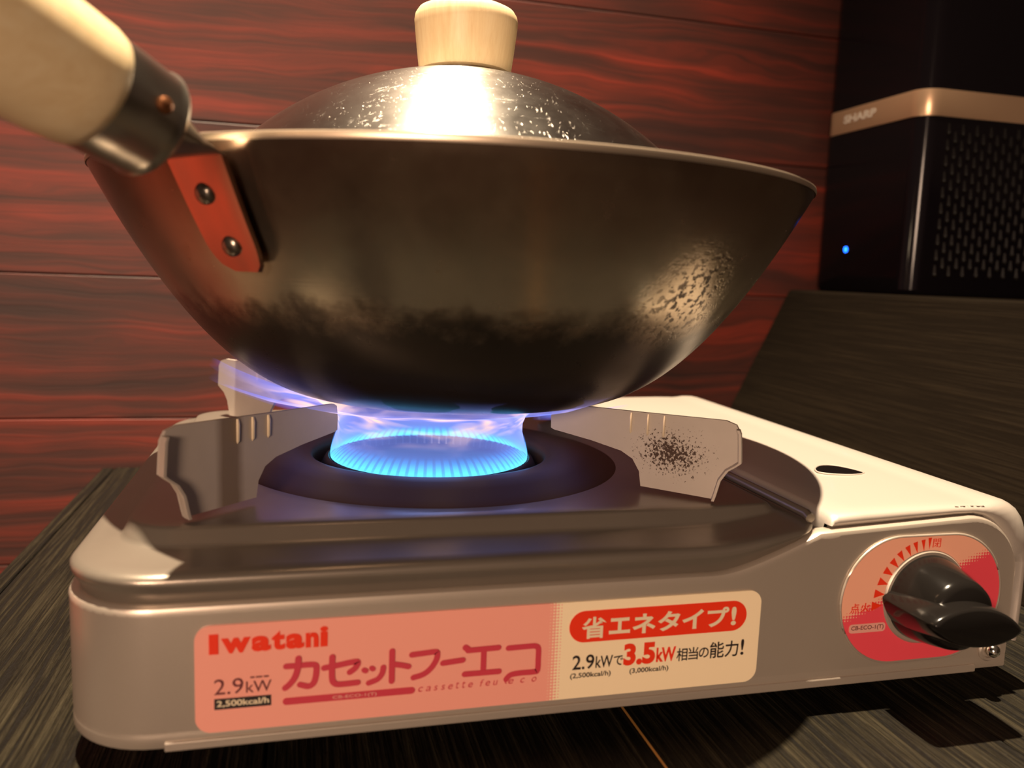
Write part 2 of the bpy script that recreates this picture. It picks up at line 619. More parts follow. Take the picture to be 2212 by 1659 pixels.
floor = B().box(-1300, 1300, -900, WALL_Y, -440, -420).done('floor', simple('floor_boards', (0.05, 0.03, 0.02), 0, 0.6), smooth=False)
floor['kind'] = 'structure'

# table of black-stained boards
tab = thing('table', 'black-stained plank table with raised grain under the gas stove', 'table', (170, 0, -420))
xs = [-72.5, -64.0, 58.0, 180.3, 302.0, 412.0]
for a, b in zip(xs[:-1], xs[1:]):
    o = B().box(a+0.35, b-0.35, -480, 406, ZT-22, ZT).done('board', TABLEWOOD, tab, smooth=False, origin=(a+17*random.random(), 40*random.random(), ZT))
    bevel(o, 0.9, 3)
B().box(179.9, 180.7, -480, 406, ZT-8, ZT-0.25).done('seam', simple('seam_filler', (0.50, 0.24, 0.06), 0, 0.6), tab, smooth=False)
for x, y in ((-50, -440), (380, -440), (-50, 370), (380, 370)):
    bevel(B().box(x-20, x+20, y-20, y+20, -420, ZT-22.2).done('leg', TABLEWOOD, tab, smooth=False), 2)

# sloping dark ledge at the right carrying the purifier
lv = []
for y in (-480, 406):
    lv += [(413.0, y, ZT-40), (413.0, y, ZT), (481.6, y, 134.4), (484.0, y, 136.0), (900, y, 136.0), (900, y, -420), (413.0, y, -420)]
lf = [(i, (i+1) % 7, (i+1) % 7+7, i+7) for i in range(7)]+[tuple(range(7)), tuple(range(13, 6, -1))]
ledge = make('wooden_ledge', lv, lf, LEDGEWOOD, smooth=False, origin=(413, 0, -420))
bevel(ledge, 1.2, 2)
ledge['label'] = 'dark-stained wooden ledge with sloping side, carrying the black air purifier'
ledge['category'] = 'ledge'

# ------------------------------------------------------------------ gas stove
ST = thing('portable_gas_stove', 'champagne portable gas stove with pink front sticker, burning under the wok', 'gas stove', (168, 137, ZT))


def ptop(x):
    """upper edge of the front panel"""
    if x <= 203:
        return 43.6
    if x <= 243:
        t = (x-203)/40.0
        return 43.6+12.9*(t*t*(1.9-0.9*t) if t < 0.35 else 0.1942+(t-0.35)*1.0-(t-0.35)**2*0.0+(1-0.1942-0.65)*((t-0.35)/0.65)**2)
    z = 56.5+3.0*(x-243)/58.0
    if x > 304:
        z -= 0.0
    return z


XR = 327.5
RC = 22.0


def panel_top(x):
    z = ptop(min(x, 305.0))
    if x > XR-RC:
        d = x-(XR-RC)
        z = ptop(305)-(RC-math.sqrt(max(0.0, RC*RC-d*d)))
    return z


path = []           # (x, y, nx, ny, top)
xx = [XR-RC+RC*math.sin(math.radians(a)) for a in range(90, -1, -6)]
xx += [305-62*k/8 for k in range(1, 9)] + [243-40*k/14 for k in range(1, 15)] + [203-175*k/8 for k in range(1, 9)]
for x in xx:
    path.append((x, 0.0, 0.0, -1.0, panel_top(x)))
R0 = 28.0
for k in range(1, 13):
    a = math.radians(270-90*k/12)
    path.append((R0+R0*math.cos(a), R0+R0*math.sin(a), math.cos(a), math.sin(a), 43.6))
for y in (60, 120, 180, 246):
    path.append((0.0, y, -1, 0, 43.6))
for k in range(1, 9):
    a = math.radians(180-90*k/8)
    path.append((R0+R0*math.cos(a), 246+R0*math.sin(a), math.cos(a), math.sin(a), 43.6))
for x in (120, 240, 332):
    path.append((x, 274.0, 0, 1, 43.6))
path += [(333, 270.0, 1, 0, 43.6), (333, 140, 1, 0, 43.6), (333, 12, 1, 0, 43.6)]
secs = [(-8, 0.8, 0), (-0.4, 0.4, 0), (0.0, 1.0, 0), (0.0, 4.2, 0), (-0.12, 4.9, 0), (-0.12, 5.5, 0), (0, 6.4, 0), (0.0, -3.2, 1), (0.15, -1.7, 1), (-0.35, -0.6, 1), (-1.4, 0.0, 1), (-3.2, 0.0, 1), (-6.0, -0.3, 1)]
rings = []
for off, z, rel in secs:
    ring = []
    for x, y, nx, ny, top in path:
        zz = top+z if rel else z
        # the panel's own right end is rounded: heights may not cross the low rows
        if rel:
            zz = max(zz, 8.0+0.05*z)
        if x > XR-RC and y == 0.0 and rel and off < 0:
            pass
        ring.append((x+nx*off, y+ny*off, zz))
    rings.append(ring)
b = B().loft(rings, closed=False)
# floor pan inside
pan = [(x, y, 1.0) for x, y, nx, ny, t in path if not (x > 320 and y == 0 and t < 45)]
body = b.done('body', PAINT, ST, angle=35)
bm_ = B().loft([rrect(4, 326, 4, 270, 26, 1.2), rrect(4, 326, 4, 270, 26, 1.25)], True, True, True)
bm_.box(32, 326, 8, 242, 1.3, 41.0)
bm_.box(206, 326, 8, 268, 41.0, 43.2)
bm_.box(243.4, 326, 5, 268, 43.2, 54.0)
bm_.done('inner_case', DARKGAP, ST, smooth=False)
fl = B().box(30.0, 314.0, -0.7, 6.0, -0.4, 2.6)
bevel(fl.done('base_flange', PAINT, ST, smooth=False), 0.5, 3)
for x, y in ((46, 34), (290, 34), (46, 244), (290, 244)):
    B().lathe([(0, ZT), (7.5, ZT), (8.5, ZT+1), (9.5, 0.6), (0, 0.6)], (x, y), 32).done('rubber_foot', BLACK_RUBBER, ST)
# pin in its eyelet at the lower right corner of the panel
pin = B().axis_lathe([(0, 0.01), (0, 4.6), (-0.9, 4.9), (-1.5, 4.3), (-1.3, 3.5), (-0.4, 3.2), (-0.4, 0.01)], (319.3, 0.2, 8.3), (0, 1, 0), 32).done('eyelet', PAINT, ST)
B().axis_lathe([(-0.4, 2.2), (-2.2, 2.6), (-3.6, 2.3), (-4.6, 1.3), (-4.9, 0.0)], (319.3, 0.2, 8.3), (0, 1, 0), 24).done('pin', CHROME, pin)

# drip tray: rounded, stepped, with the rise at its right front corner
def tray_z(x, zp):
    rise = ptop(min(max(x, 0), 243.0))-43.6
    return zp+rise*max(0.0, (60.9-zp))/(60.9-43.4)


prof = [  # inset front, left, right, back, radius front-left, z
    (3.4, 3.4, 1.0, 3.4, 25.5, 42.0), (2.4, 2.4, 0.6, 2.4, 26.2, 43.8), (1.4, 1.4, 0.4, 1.4, 27, 46.6), (-0.1, -0.1, 0, -0.1, 28.5, 49.2), (-0.3, -0.3, 0.2, -0.3, 28.5, 51.0),
    (0.6, 0.6, 0.6, 0.6, 27.5, 52.2), (2.2, 2.0, 1.2, 2.2, 27, 52.9), (6.0, 4.5, 2.0, 6, 25, 53.3), (18.8, 11.0, 4.0, 19, 20, 54.0), (20.0, 11.8, 4.4, 20, 19.5, 54.5), (20.9, 12.4, 4.8, 21, 19, 55.4),
    (23.2, 13.6, 5.6, 23, 18, 58.6), (24.0, 14.2, 6.0, 24, 17.5, 59.4), (25.4, 15.0, 6.6, 25, 17, 59.7), (30, 18, 9, 30, 14, 59.6)]
TX0, TX1, TY0, TY1 = 0.6, 243.6, 0.2, 264.0
rings = []
for fi, li, ri, bi, rad, z in prof:
    ring = rrect(TX0+li, TX1-ri, TY0+fi, TY1-bi, (rad, max(3.0, 9-fi*0.2), 6, rad), z, 10)
    # denser along the front edge so that the rise is smooth
    out = []
    for k, p in enumerate(ring):
        out.append(p)
        q = ring[(k+1) % len(ring)]
        L = math.dist(p, q)
        if L > 20:
            m_ = 24
            for s in range(1, m_):
                out.append(tuple(p[i]+(q[i]-p[i])*s/m_ for i in range(3)))
    rings.append([(x, y, tray_z(x, zz)) for x, y, zz in out])
last = rings[-1]
BX, BY = 125.0, 123.0
angs = [math.atan2(p[1]-BY, p[0]-BX) for p in last]
def circ(r, z):
    return [(BX+r*math.cos(a), BY+r*math.sin(a), z) for a in angs]
rings += [circ(92, 59.3), circ(86, 58.2), circ(80, 57.8), circ(72, 57.8)]
b = B().loft(rings)
b.tube([(241.6, 5, 60.2), (242.0, 8, 60.9), (242.0, 130, 60.9), (242.0, 250, 60.9), (241.6, 255, 60.2)], 1.7, 12)
tray = b.done('drip_tray', TRAY, ST, angle=50)
# little pads where the supports meet the tray
# burner surround and burner
sur = B().lathe([(84, 57.9), (82.5, 58.6), (78, 59.6), (72, 61.6), (66, 63.0), (60, 63.2), (56, 62.4), (53.2, 61.2), (52.0, 60.2), (51.4, 57), (51, 48)], (BX, BY), 128)
sur.done('burner_surround', ENAMEL, ST)
brn = B().lathe([(51, 49), (47.5, 56.5), (46.4, 58.6), (45.0, 59.3), (44.2, 58.6), (44.0, 55), (40, 54.2), (24, 54.0), (10, 54.6), (0, 54.8)], (BX, BY), 128).done('burner', BURNT, ST)
# fins around the inner wall of the burner
fb = B()
for k in range(72):
    a = 2*math.pi*k/72
    ca, sa = math.cos(a), math.sin(a)
    pts = []
    for rr, zz, w_ in ((44.0, 55.0, 0.45), (41.6, 55.2, 0.45), (42.0, 58.6, 0.45), (44.2, 59.0, 0.45)):
        pts.append((BX+rr*ca-w_*sa, BY+rr*sa+w_*ca, zz))
    fb.prism(pts, (2*0.45*sa, -2*0.45*ca, 0))
fb.done('burner_fins', simple('fin_steel', (0.10, 0.10, 0.11), 0.8, 0.4), brn, smooth=False)

# pan supports: four pressed plates on the diagonals
def support(ang, mat):
    ca, sa = math.cos(math.radians(ang)), math.sin(math.radians(ang))
    na = (-sa, ca)
    poly = [(62.0, 88.6), (61.4, 84), (61.6, 79.2), (63.0, 78.6), (80, 76.4), (93, 74.0), (98, 71.5), (101.0, 67.0), (102.0, 61.2), (131, 61.0), (131.6, 63), (133.0, 69), (135.5, 73.0), (138.5, 75.2), (140, 76.5), (139.6, 82), (139.2, 87.0), (137.5, 89.8), (133.5, 91.0), (100, 90.2), (66, 89.6), (63.5, 89.5)]
    W = 1.5
    b = B()
    P = lambda r, t, z: (BX+ca*r+na[0]*t, BY+sa*r+na[1]*t, z)
    b.prism([P(r, -W/2, z) for r, z in poly], (na[0]*W, na[1]*W, 0))
    # folded lip along the outer end
    s = 1 if ang in (225,) else -1
    lip = [(138.6, 88.5), (139.2, 87.0), (139.6, 82), (140, 76.5), (138.5, 75.2), (135.5, 73.0), (133.0, 69), (131.6, 63), (131, 61.0)]
    rr = [[P(r-0.2, s*W/2*0, z), P(r+0.7, s*1.0, z), P(r+1.2, s*4.2, z), P(r+0.2, s*4.2, z), P(r-0.9, s*0.9, z)] for r, z in lip]
    b.loft(rr, True, True, True)
    o = b.done('pan_support', mat, ST, smooth=True, angle=30)
    for r in (96.5, 103.5, 110.0):
        rb = B()
        for t0 in (-1, 1):
            rb.tube([P(r, t0*W/2, 89.6+(r-96)*0.02), P(r, t0*(W/2+0.25), 88.0), P(r, t0*(W/2+0.2), 82.5), P(r, t0*W/2*0.7, 81.5)], [0.5, 0.65, 0.6, 0.3], 8)
        rb.done('rib', RIB, o)
    return o


support(225, SUP_BAND)
support(315, SUP_SOOT)
support(135, SUP_BAND)
support(45, SUP_BAND)

# cassette cover at the right
sect = [(247.6, 47), (247.6, 57), (247.9, 59.6), (249.0, 61.6), (251.4, 62.4), (262, 62.9), (280, 63.1), (300, 63.2), (308, 63.1), (312, 63.0), (315, 63.3), (319, 63.8), (323, 63.8), (327, 63.0), (330.5, 61.4), (334.0, 57.6), (336.4, 51), (337.4, 40), (337.6, 24), (337.4, 9)]
rings = []
for y, g, inw in ((6.6, 1.25, 7.0), (4.6, 1.12, 6.4), (3.2, 1.0, 5.4), (2.4, 0.82, 4.6), (2.0, 0.60, 3.8), (2.3, 0.36, 2.9), (3.4, 0.17, 2.0), (5.5, 0.05, 1.0), (9, 0, 0.3), (14, 0, 0), (60, 0, 0), (140, 0, 0), (220, 0, 0), (262, 0, 0), (268, 0.1, 0.5), (271.5, 0.35, 1.8), (273.5, 0.8, 4), (274, 1.5, 6)):
    ring = []
    for x, z in sect:
        z = z-0.5+0.7*sstep(246, 300, x)
        xo = x-inw*sstep(322, 337, x)+inw*0.2*(1-sstep(246, 253, x))
        zz = z
        if g > 0:
            low = panel_top(min(xo, XR-0.2))+0.5 if y < 100 else z-8
            low = min(low, z) if z > 40 else z
            if x < 248.5 and y < 100:
                zz = max(z, 58.0)
            zz = max(zz, min(z, 99))-(z-low)*g if not (x < 248.5 and y < 100) else max(58.0, zz-(zz-57.2)*min(1, g))
        ring.append((xo, y, zz))
    rings.append(ring)
B().loft(rings, closed=False).done('cassette_cover', COVER, ST, angle=50)
hole = [(279.0, 55.5), (281.7, 61.9), (287.7, 66.8), (293.6, 66.4), (297.6, 60.4), (298.8, 52.4), (291.0, 49.8), (283.0, 51.8)]
# finger hole as a flush dark plate, its shade put into the colour
hv = []
for k in range(len(hole)):
    p0, p1, p2, p3 = (hole[(k+i-1) % len(hole)] for i in range(4))
    for s in range(4):
        t = s/4
        hv.append(tuple(0.5*(2*p1[i]+(p2[i]-p0[i])*t+(2*p0[i]-5*p1[i]+4*p2[i]-p3[i])*t*t+(3*p1[i]-p0[i]-3*p2[i]+p3[i])*t**3) for i in range(2)))
B().prism([(x, y, 63.46) for x, y in hv], (0, 0, -1.2)).done('finger_hole_shade', DARKGAP, ST, smooth=False)
cx_, cy_ = sum(p[0] for p in hv)/len(hv), sum(p[1] for p in hv)/len(hv)
B().tube([(x, y, 63.45) for x, y in hv]+[(hv[0][0], hv[0][1], 63.45)], 0.35, 8).done('hole_rim', COVER, ST)

# ---- printed things on the front
def curve_text(s, bold=0.0, shear=0.0):
    cu = bpy.data.curves.new('lettering', 'FONT')
    cu.body = s
    cu.size = 1.0
    cu.offset = bold
    cu.shear = shear
    cu.resolution_u = 4
    o = bpy.data.objects.new('lettering', cu)
    COL.objects.link(o)
    bpy.context.view_layer.update()
    me = bpy.data.meshes.new_from_object(o.evaluated_get(bpy.context.evaluated_depsgraph_get()))
    bpy.data.objects.remove(o)
    v = [tuple(p.co) for p in me.vertices]
    f = [tuple(p.vertices) for p in me.polygons]
    bpy.data.meshes.remove(me)
    return v, f


def text_front(b, s, x0, x1, z0, z1, bold=0.0, shear=0.0, y=-0.75):
    """put a run of characters into the box x0..x1, z0..z1 on the front of the stove"""
    v, f = curve_text(s, bold, shear)
    mx0, mx1 = min(p[0] for p in v), max(p[0] for p in v)
    my0, my1 = min(p[1] for p in v), max(p[1] for p in v)
    b.add([(x0+(p[0]-mx0)/(mx1-mx0)*(x1-x0), y, z0+(p[1]-my0)/(my1-my0)*(z1-z0)) for p in v], f)
    return b


def rr_front(b, x0, x1, z0, z1, r, y0, y1, seg=8):
    ring = rrect(x0, x1, z0, z1, r, 0, seg)
    return b.prism([(x, y0, z) for x, z, _ in ring], (0, y1-y0, 0))


def flat(b, name, mat, parent):
    return b.done(name, mat, parent, smooth=False)


STK = flat(rr_front(B(), 38.6, 221.4, 4.4, 37.4, 4.6, -0.55, 0.1), 'label_sticker', STICK, ST)
b = B()
b.box(42.6, 45.2, -0.80, -0.56, 28.7, 34.8)
for s_, x0, x1, h in (('w', 45.9, 54.2, 4.7), ('a', 54.4, 59.9, 4.75), ('t', 60.1, 63.9, 6.0), ('a', 64.1, 69.4, 4.75), ('n', 69.8, 73.6, 4.7), ('i', 74.0, 76.3, 6.4)):
    text_front(b, s_, x0, x1, 28.7, 28.7+h, 0.05 if s_ != 'i' else 0.04, 0, -0.75)
flat(b, 'lettering', INK_RED, STK)
b = B()
text_front(b, '2.9', 43.9, 52.0, 16.1, 20.9, 0.0)
text_front(b, 'kW', 52.8, 60.0, 16.1, 19.6, 0.0)
b.box(54.0, 55.2, -0.78, -0.70, 20.55, 21.0); b.box(55.6, 57.4, -0.78, -0.70, 20.55, 21.0); b.box(57.8, 59.2, -0.78, -0.70, 20.55, 21.0)
flat(b, 'lettering', INK_MAROON, STK)
flat(B().box(43.9, 59.9, -0.72, -0.5, 11.5, 14.8), 'printed_band', INK_BLACK, STK)
flat(text_front(B(), '2,500kcal/h', 44.6, 59.3, 12.1, 14.3, 0.02, 0.0, -0.85), 'lettering', INK_CREAM, STK)


def strokes(b, pts, wd, y=-0.75):
    """a brush stroke of constant width through points, round ended, flat on the sticker"""
    pts = [Vector((p[0], p[1], 0)) for p in pts]
    # Catmull-Rom for smooth corners
    out = []
    for i in range(len(pts)-1):
        p0, p1, p2, p3 = pts[max(i-1, 0)], pts[i], pts[i+1], pts[min(i+2, len(pts)-1)]
        for s in range(6):
            t = s/6
            out.append(0.5*(2*p1+(p2-p0)*t+(2*p0-5*p1+4*p2-p3)*t*t+(3*p1-p0-3*p2+p3)*t**3))
    out.append(pts[-1])
    L, R = [], []
    for i, p in enumerate(out):
        d = (out[min(i+1, len(out)-1)]-out[max(i-1, 0)]).normalized()
        n = Vector((-d.y, d.x, 0))*wd/2
        L.append(p+n); R.append(p-n)
    y = y-0.012*(len(b.f) % 17)
    v = [(p.x, y, p.y) for p in L]+[(p.x, y, p.y) for p in R]
    m_ = len(L)
    b.add(v, [(i, i+1, m_+i+1, m_+i) for i in range(m_-1)])
    for c in (out[0], out[-1]):
        b.add([(c.x+wd/2*math.cos(2*math.pi*k/12), y-0.004*(1 if c is out[0] else -1), c.y+wd/2*math.sin(2*math.pi*k/12)) for k in range(12)], [tuple(range(12))])
    return b


# the big rounded product word, stroke by stroke
b = B()
S = 1.85
strokes(b, [(64.2, 23.3), (68.0, 23.3), (71.2, 23.3), (72.7, 23.0), (73.0, 21.8), (72.7, 19.0), (72.0, 17.2), (70.6, 16.5), (68.2, 17.2)], S)
strokes(b, [(67.7, 25.6), (67.5, 22.5), (66.6, 19.6), (65.2, 17.7), (63.9, 16.6)], S)
strokes(b, [(75.2, 21.9), (79.0, 22.4), (83.0, 23.0), (85.0, 23.1), (85.0, 22.1), (84.2, 20.9), (82.8, 19.9)], S)
strokes(b, [(77.6, 25.2), (77.5, 21.5), (77.6, 18.2), (78.3, 16.8), (80.0, 16.3), (85.2, 16.4)], S)
strokes(b, [(87.1, 20.2), (87.6, 19.9)], S*0.9); strokes(b, [(89.4, 20.6), (89.8, 20.3)], S*0.9)
strokes(b, [(92.9, 20.6), (92.5, 18.6), (91.2, 16.9), (88.5, 15.9)], S*0.95)
strokes(b, [(95.5, 25.6), (95.5, 20.5), (95.5, 15.9)], S); strokes(b, [(96.0, 21.3), (98.5, 20.8), (100.6, 20.2)], S)
strokes(b, [(101.6, 23.9), (105.0, 24.1), (108.6, 24.3), (109.5, 23.8), (109.2, 21.6), (107.5, 18.9), (105.2, 17.2), (102.2, 16.4)], S)
strokes(b, [(111.3, 20.4), (117.6, 20.9)], S)
strokes(b, [(118.4, 24.9), (119.2, 24.3)], S*1.1); strokes(b, [(119.2, 23.9), (129.0, 24.1)], S); strokes(b, [(124.3, 24.0), (124.3, 16.3)], S); strokes(b, [(118.3, 16.1), (129.4, 16.1)], S)
strokes(b, [(132.3, 23.6), (139.0, 23.7), (141.2, 23.6), (142.2, 22.6), (142.3, 19.0), (142.2, 15.4), (141.0, 14.9), (136.5, 14.9), (133.3, 14.5), (131.9, 13.2)], S)
rr_front(b, 63.2, 102.8, 11.1, 13.3, 1.05, -0.75, -0.5)
flat(b, 'lettering', INK_PINK, STK)
flat(text_front(B(), 'CB-ECO-1(T)', 77.8, 91.0, 11.5, 12.8, 0.01, 0.0, -0.9), 'lettering', INK_LPINK, STK)
b = B()
for s, x0, x1, h in (('c', 103.8, 105.3, 1.6), ('a', 106.2, 107.7, 1.6), ('s', 108.7, 109.9, 1.6), ('s', 111.0, 112.2, 1.6), ('e', 113.2, 114.7, 1.6), ('t', 115.7, 116.7, 2.2), ('t', 117.7, 118.7, 2.2), ('e', 119.6, 121.1, 1.6),
                     ('f', 123.4, 124.7, 2.3), ('e', 125.2, 126.7, 1.6), ('u', 127.7, 129.2, 1.6), ('e', 132.6, 134.4, 1.6), ('c', 136.6, 138.1, 1.6), ('o', 140.4, 142.0, 1.6)):
    text_front(b, s, x0, x1, 11.5, 11.5+h, 0.0, 0.25)
strokes(b, [(131.9, 11.8), (131.4, 13.0), (132.2, 14.0), (133.6, 14.2)], 0.35)
flat(b, 'lettering', INK_PINK, STK)
flat(rr_front(B(), 152.4, 216.0, 23.5, 34.2, 5.34, -0.72, -0.5, 12), 'printed_band', INK_RED, STK)
b = B()
for s, x0, x1, z0, z1 in (('省', 156.6, 165.0, 24.7, 32.1), ('エ', 166.0, 173.4, 25.7, 31.2), ('ネ', 174.2, 182.4, 25.2, 32.0), ('タ', 183.2, 191.2, 25.4, 32.3), ('イ', 192.0, 199.8, 25.4, 32.2), ('プ', 201.2, 209.2, 25.5, 32.4), ('!', 210.1, 212.0, 25.6, 32.2)):
    text_front(b, s, x0, x1, z0, z1, 0.032 if s != '省' else 0.022, 0.0, -0.9)
flat(b, 'lettering', INK_CREAM, STK)
b = B()
for s, x0, x1, z0, z1 in (('2.9', 154.0, 161.5, 14.2, 19.2), ('kW', 162.0, 168.0, 14.3, 18.4), ('で', 168.3, 171.6, 14.6, 18.0), ('相', 190.8, 194.8, 14.2, 18.8), ('当', 195.1, 198.8, 14.3, 18.8), ('の', 199.0, 202.7, 14.7, 18.3), ('能', 203.0, 208.4, 14.2, 20.0), ('力', 208.7, 213.8, 14.2, 20.0), ('!', 214.7, 215.9, 14.5, 20.2),
                           ('(2,500kcal/h)', 153.4, 167.5, 10.9, 13.1), ('(3,000kcal/h)', 174.1, 188.1, 10.9, 13.1)):
    text_front(b, s, x0, x1, z0, z1, 0.012 if len(s) < 4 else 0.018)
flat(b, 'lettering', INK_BLACK, STK)
b = B()
text_front(b, '3.5', 171.7, 183.0, 14.2, 21.9, 0.05)
text_front(b, 'kW', 183.4, 190.5, 14.5, 19.6, 0.035)
flat(b, 'lettering', INK_RED, STK)

# dial plate and knob
DP = flat(rr_front(B(), 253.4, 320.6, 7.0, 53.4, 23.1, -0.5, 0.1, 16), 'dial_plate', DIAL, ST)
b = B()
ring = rrect(253.0, 321.0, 6.6, 53.8, 23.5, 0, 16)
b.tube([(x, -0.35, z) for x, z, _ in ring]+[(ring[0][0], -0.35, ring[0][1])], 0.45, 8)
b.done('bead', PAINT, DP)
b = B()
KX, KZ = 288.0, 30.6
for k, (x, z) in enumerate([(267.6, 28.6), (268.3, 33.0), (269.5, 37.1), (271.4, 40.8), (273.7, 43.9), (276.2, 46.5), (279.1, 48.4), (282.0, 49.6), (285.0, 50.3), (287.5, 50.9)]):
    d = (Vector((KX, KZ))-Vector((x, z))).normalized()
    if k == 0:
        d = Vector((1, 0))
    n = Vector((-d.y, d.x))
    wd = 1.75-0.11*k
    c = Vector((x, z))
    p = [c+d*2.3, c-d*2.0+n*wd, c-d*2.0-n*wd]
    b.add([(q.x, -0.7, q.y) for q in p], [(0, 1, 2)])
text_front(b, '点', 257.0, 260.6, 26.6, 30.0, 0.012, 0, -0.7)
text_front(b, '火', 261.2, 265.0, 26.6, 30.0, 0.012, 0, -0.7)
text_front(b, '閉', 288.9, 292.3, 49.2, 52.5, 0.0, 0, -0.7)
flat(b, 'lettering', INK_RED, DP)
flat(rr_front(B(), 257.2, 272.2, 18.9, 22.2, 1.2, -0.66, -0.4), 'printed_band', INK_LPINK, DP)
flat(text_front(B(), 'CB-ECO-1(T)', 258.0, 271.4, 19.6, 21.6, 0.01, 0, -0.8), 'lettering', INK_MAROON, DP)

kn = B()
kn.axis_lathe([(0.3, 17.6), (-0.6, 17.6), (-1.2, 17.0), (-1.2, 16.0)], (KX, 0, KZ), (0, 1, 0), 64)
skirt = kn.done('knob_skirt', PAINT, ST)
kb = B()
kb.axis_lathe([(0.0, 16.0), (-1.5, 16.0), (-4.0, 15.6), (-11.0, 14.1), (-16.5, 12.8), (-18.6, 12.0), (-19.6, 10.4), (-20.0, 0.01)], (KX, 0, KZ), (0, 1, 0), 64)
# lens-shaped grip bar across the knob
tilt = math.radians(-7)
rings = []
for y, s, hz0 in ((-1.5, 0.98, 13.5), (-8, 1.0, 11.4), (-16, 1.0, 9.2), (-23.0, 0.98, 7.6), (-25.0, 0.95, 7.3), (-26.0, 0.91, 7.1), (-26.3, 0.84, 7.0)):
    ring = []
    for k in range(64):
        a = 2*math.pi*k/64
        hx = 19.2*s*math.copysign(abs(math.cos(a))**1.0, math.cos(a))
        hz = (hz0 if math.sin(a) < 0 else 7.3)*s*math.copysign(abs(math.sin(a))**1.45, math.sin(a))
        ring.append((KX+hx*math.cos(tilt)-hz*math.sin(tilt), y, KZ-1.0+hx*math.sin(tilt)+hz*math.cos(tilt)))
    rings.append(ring)
kb.loft(rings, True, True, True)
kb.done('control_knob', BLACK_GLOSS, ST, angle=50)

# ------------------------------------------------------------------ flame
FL = thing('gas_flame', 'blue gas flame ring burning between the burner and the wok bottom', 'flame', (BX, BY, 57.5))


def flame_mesh(name, prof, mat, n=192, warm=None, wob=0.0):
    """prof = [(r, z, density)]"""
    v, f, d, wa_ = [], [], [], []
    for i, (r, z, de) in enumerate(prof):
        for k in range(n):
            a = 2*math.pi*k/n
            rr = r*(1+wob*(i/len(prof))*(0.6*math.sin(5*a+1.3)+0.4*math.sin(11*a)))
            v.append((BX+rr*math.cos(a), BY+rr*math.sin(a), z))
            d.append(de)
            wa_.append(warm[i] if warm else 0.0)
    for i in range(len(prof)-1):
        for k in range(n):
            q = (k+1) % n
            f.append((i*n+k, i*n+q, (i+1)*n+q, (i+1)*n+k))
    return make(name, v, f, mat, FL, attrs={'dens': d, 'warm': wa_}, angle=180)


JET = mat_flame('flame_jet', (0.05, 0.33, 1.0), (0.10, 0.74, 1.0), 1.7, stripes=72)
VEIL = mat_flame('flame_veil', (0.26, 0.26, 0.95), (0.20, 0.40, 1.0), 2.1, facing=1.0, tint=(1.0, 0.62, 0.45))
HAZE = mat_flame('flame_haze', (0.16, 0.22, 0.80), (0.25, 0.32, 0.90), 1.0)
flame_mesh('jet_ring', [(43.6, 58.9, 0.95), (42.6, 60.0, 0.92), (41.0, 61.6, 0.70), (39.0, 63.3, 0.32), (36.5, 64.8, 0.06), (35.0, 65.6, 0.0)], JET)
flame_mesh('base_glow', [(44.0, 59.0, 0.9), (44.1, 60.4, 0.75), (43.9, 62.2, 0.50), (43.4, 64.5, 0.28), (42.8, 67, 0.1), (42.4, 69, 0.0)], mat_flame('flame_base', (0.06, 0.28, 1.0), (0.14, 0.70, 1.0), 1.7, facing=0.7))
flame_mesh('veil', [(44.0, 60.0, 0.05), (43.6, 63, 0.30), (42.4, 67, 0.40), (41.4, 71, 0.40), (41.4, 75, 0.38), (42.8, 78.6, 0.36), (46.0, 81.6, 0.34), (51, 83.8, 0.32), (58, 85.2, 0.28), (66, 86.6, 0.22), (76, 89.2, 0.14), (88, 94.0, 0.05), (96, 98, 0.0)], VEIL,
           warm=[0, 0.0, 0.1, 0.3, 0.6, 0.9, 1, 1, 0.9, 0.6, 0.3, 0.1, 0], wob=0.05)
flame_mesh('haze', [(40.0, 60.2, 0.30), (34, 60.6, 0.26), (24, 60.9, 0.20), (12, 61.1, 0.17), (0.3, 61.2, 0.16)], HAZE)
lamp('flame_light', 'POINT', (BX, BY, 74), 0.02, (0.16, 0.36, 1.0), 0.018)


# licks of flame running out under the wok
def lick(az, r0, r1, z0, z1, wd, mat):
    v, f, d = [], [], []
    n, m_ = 24, 9
    ca, sa = math.cos(az), math.sin(az)
    for i in range(n):
        t = i/(n-1)
        r = r0+(r1-r0)*t
        z = z0+(z1-z0)*t**1.5
        w_ = wd*(0.5+0.8*math.sin(math.pi*min(1, t*1.2))*0.6)*(1-t*0.6)
        for j in range(m_):
            s = j/(m_-1)*2-1
            v.append((BX+ca*r-sa*w_*s, BY+sa*r+ca*w_*s, z+1.6*(1-s*s)-1.0))
            d.append(max(0.0, (1-t)**0.8*(1-s*s)*0.75*min(1, t*5)))
    for i in range(n-1):
        for j in range(m_-1):
            a = i*m_+j
            f.append((a, a+1, a+m_+1, a+m_))
    return make('lick', v, f, mat, FL, attrs={'dens': d, 'warm': [0.0]*len(d)}, angle=180)


LICK = mat_flame('flame_lick', (0.22, 0.20, 0.95), (0.12, 0.25, 1.0), 1.3)
lick(math.radians(160), 46, 102, 80, 97.5, 15, LICK)
lick(math.radians(185), 46, 88, 80, 91.5, 12, LICK)
lick(math.radians(-20), 46, 88, 79, 86, 10, LICK)
lick(math.radians(5), 46, 84, 80, 88, 12, LICK)

# ------------------------------------------------------------------ wok
WX, WY = 132.8, 106.4
Z0, ZR, RB, RR = 90.0, 174.2, 53.5, 139.6
WK = thing('wok', 'dark seasoned iron wok with pale wooden handle, sitting on the gas stove', 'wok', (WX, WY, Z0))


def wok_r(z):
    t = min(1, max(0, (z-Z0)/(ZR-Z0)))
    return RB+(RR-RB)*t**0.5


